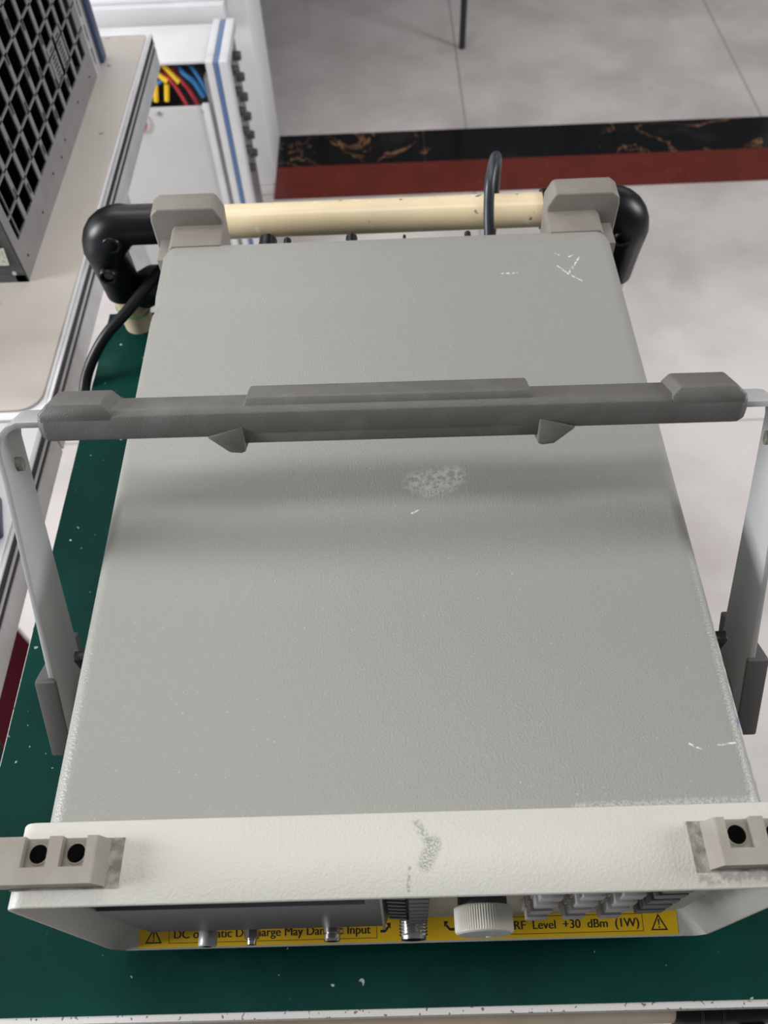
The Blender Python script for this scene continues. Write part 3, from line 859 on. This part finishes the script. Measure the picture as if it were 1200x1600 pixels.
# rear frame with light slots and blue trim
mb = MB()
for a, b in ((cy1, 1.058), (1.066, 1.074)):
    mb.box(-0.90, CX, a, b, cz0, cz1)
z = cz0
while z < cz1:
    mb.box(CX - 0.02, CX - 0.001, 1.058, 1.066, z, z + 0.010); z += 0.030
mb.build('rear_frame', M['alu'], RK, smooth=False, label='aluminium rear frame with bright slots')
MB().box(CX - 0.03, CX - 0.001, 1.074, 1.084, cz0, cz1).build('rear_strip', M['galv'], RK)
MB().box(CX - 0.03, CX + 0.004, 1.084, 1.104, cz0, cz1).build('corner_trim', M['navy_trim_and_shade'], RK, bevel=0.002, label='navy blue corner trim')
MB().box(-0.90, CX - 0.03, 1.090, 1.100, cz0, cz1).build('rear_plate', M['cab'], RK)

# ================================================================== CABINET BEHIND
QY = 1.520; qx0, qx1 = -0.575, -0.292; qt = -0.400
CB = empty('equipment_cabinet', (-0.43, 1.6, FZ), 'light grey cabinet with blue-striped frame and coloured wires, standing by the white wall', 'equipment cabinet')
MB().box(qx0, qx1 - 0.03, QY + 0.002, 1.665, qt - 0.006, qt).build('top_panel', M['cab_top'], CB, bevel=0.0015)
MB().box(qx0, qx1 - 0.045, QY - 0.006, QY, FZ + 0.02, -0.484).build('front_panel', M['cab'], CB, bevel=0.0015, label='plain light grey lower panel')
MB().box(qx1 - 0.060, qx1 - 0.046, QY - 0.010, QY - 0.002, FZ + 0.02, -0.478).build('panel_edge', M['cab_top'], CB, bevel=0.002)
MB().box(qx1 - 0.046, qx1 - 0.036, QY - 0.003, QY + 0.02, FZ + 0.02, -0.430).build('panel_gap', M['galv'], CB)
MB().box(qx0 - 0.012, qx0 + 0.008, QY - 0.012, QY + 0.012, FZ, qt - 0.02).build('corner_post', M['white'], CB, bevel=0.003, label='white left corner post')
MB().box(qx0, qx1 - 0.03, 1.64, 1.660, FZ + 0.02, qt - 0.006).build('rear_panel', M['galv_dark'], CB)
MB().box(qx0 + 0.01, qx1 - 0.04, QY + 0.01, 1.64, -0.56, -0.54).build('inner_shelf', M['galv_dark'], CB)
MB().box(qx0, qx0 + 0.006, QY, 1.655, FZ + 0.02, qt - 0.006).build('side_panel', M['cab'], CB)
# aluminium frame at the right: white profile, blue strip, white profile (front post and top rail)
for a, b, mt in ((0.036, 0.022, 'cab_top'), (0.022, 0.011, 'blue_trim'), (0.011, -0.006, 'cab_top')):
    e = 0.0015 if mt == 'blue_trim' else 0
    mb = MB().box(qx1 - a, qx1 - b, QY - 0.014 + e, QY + 0.02, FZ, qt + 0.004 - e)
    mb.box(qx1 - a, qx1 - b, QY + 0.0205, 1.675, qt - 0.016, qt + 0.004 - e)
    mb.build('frame_profile' if mt != 'blue_trim' else 'blue_stripe', M[mt], CB, bevel=0.0015)
sd = MB().box(qx1 - 0.012, qx1 - 0.002, QY + 0.0, 1.680, FZ + 0.02, qt - 0.016).build('side_panel', M['galv'], CB, label='grey side panel with round black knobs')
for i in range(6):
    for j in range(2):
        y, z = QY + 0.05 + 0.055 * j, qt - 0.045 - i * 0.042
        MB().cyl((qx1 - 0.003, y, z), (qx1 + 0.014, y, z), 0.0095, 0.0085, 18).build('knob', M['galv_dark'], sd, bevel=0.0015)
for x in (-0.440, -0.350):
    MB().cyl((x, QY - 0.009, -0.494), (x, QY - 0.006, -0.494), 0.004).build('screw', M['galv'], CB)
mb = MB()
for i in range(5): mb.cyl((-0.52 + i * 0.037, 1.638, -0.440), (-0.52 + i * 0.037, 1.632, -0.440), 0.005)
mb.build('terminal_screw', M['white'], CB, label='white terminal screws')
def wire(m_, pts, r): MB().tube(spline(pts, 6), r, 8).build('wire', M[m_], CB)
wire('red_wire', [(-0.455, 1.600, -0.425), (-0.414, 1.542, -0.438), (-0.400, 1.538, -0.458), (-0.384, 1.530, -0.495), (-0.380, 1.530, -0.53)], 0.0040)
wire('red_wire', [(-0.420, 1.600, -0.425), (-0.390, 1.542, -0.442), (-0.376, 1.536, -0.462), (-0.362, 1.530, -0.495), (-0.358, 1.530, -0.53)], 0.0040)
wire('blue_wire', [(-0.420, 1.610, -0.425), (-0.384, 1.550, -0.434), (-0.364, 1.542, -0.450), (-0.350, 1.538, -0.478)], 0.0052)
wire('blue_wire', [(-0.400, 1.610, -0.425), (-0.368, 1.565, -0.432), (-0.350, 1.545, -0.452), (-0.336, 1.540, -0.490)], 0.0045)
wire('blue_wire', [(-0.470, 1.560, -0.462), (-0.448, 1.545, -0.454), (-0.425, 1.545, -0.446), (-0.410, 1.570, -0.438)], 0.0038)
for pts in ([(-0.446, 1.548, -0.420), (-0.414, 1.535, -0.444)], [(-0.420, 1.548, -0.414), (-0.391, 1.535, -0.446)],
            [(-0.4390, 1.538, -0.450), (-0.4450, 1.532, -0.480)], [(-0.4170, 1.538, -0.450), (-0.4235, 1.532, -0.480)]):
    MB().cyl(pts[0], pts[1], 0.0050, n=14).build('wire_sleeve', M['yellow_wire'], CB)
mb = MB(); mb.tube([(-0.486 + 0.017 * math.cos(t_ * PI / 8), 1.508, -0.508 + 0.020 * math.sin(t_ * PI / 8)) for t_ in range(-5, 6)], 0.0020, 8)
mb.build('wire', M['red_wire'], CB)

# ================================================================== FAR TABLE (only a leg in view)
ft = empty('table', (0.25, 3.0, FZ), 'small table standing on thin dark legs on the tiles beyond the black marble strip', 'table')
for (x, y) in ((0.2506, 2.510), (0.75, 3.0), (-0.25, 3.0), (0.25, 3.5)):
    MB().cyl((x, y, FZ), (x, y, FZ + 0.72), 0.0095, n=16).build('leg', M['cable_blue'], ft)
MB().cyl((0.25, 3.0, FZ + 0.72), (0.25, 3.0, FZ + 0.745), 0.54, n=64).build('table_top', M['white'], ft, bevel=0.003)
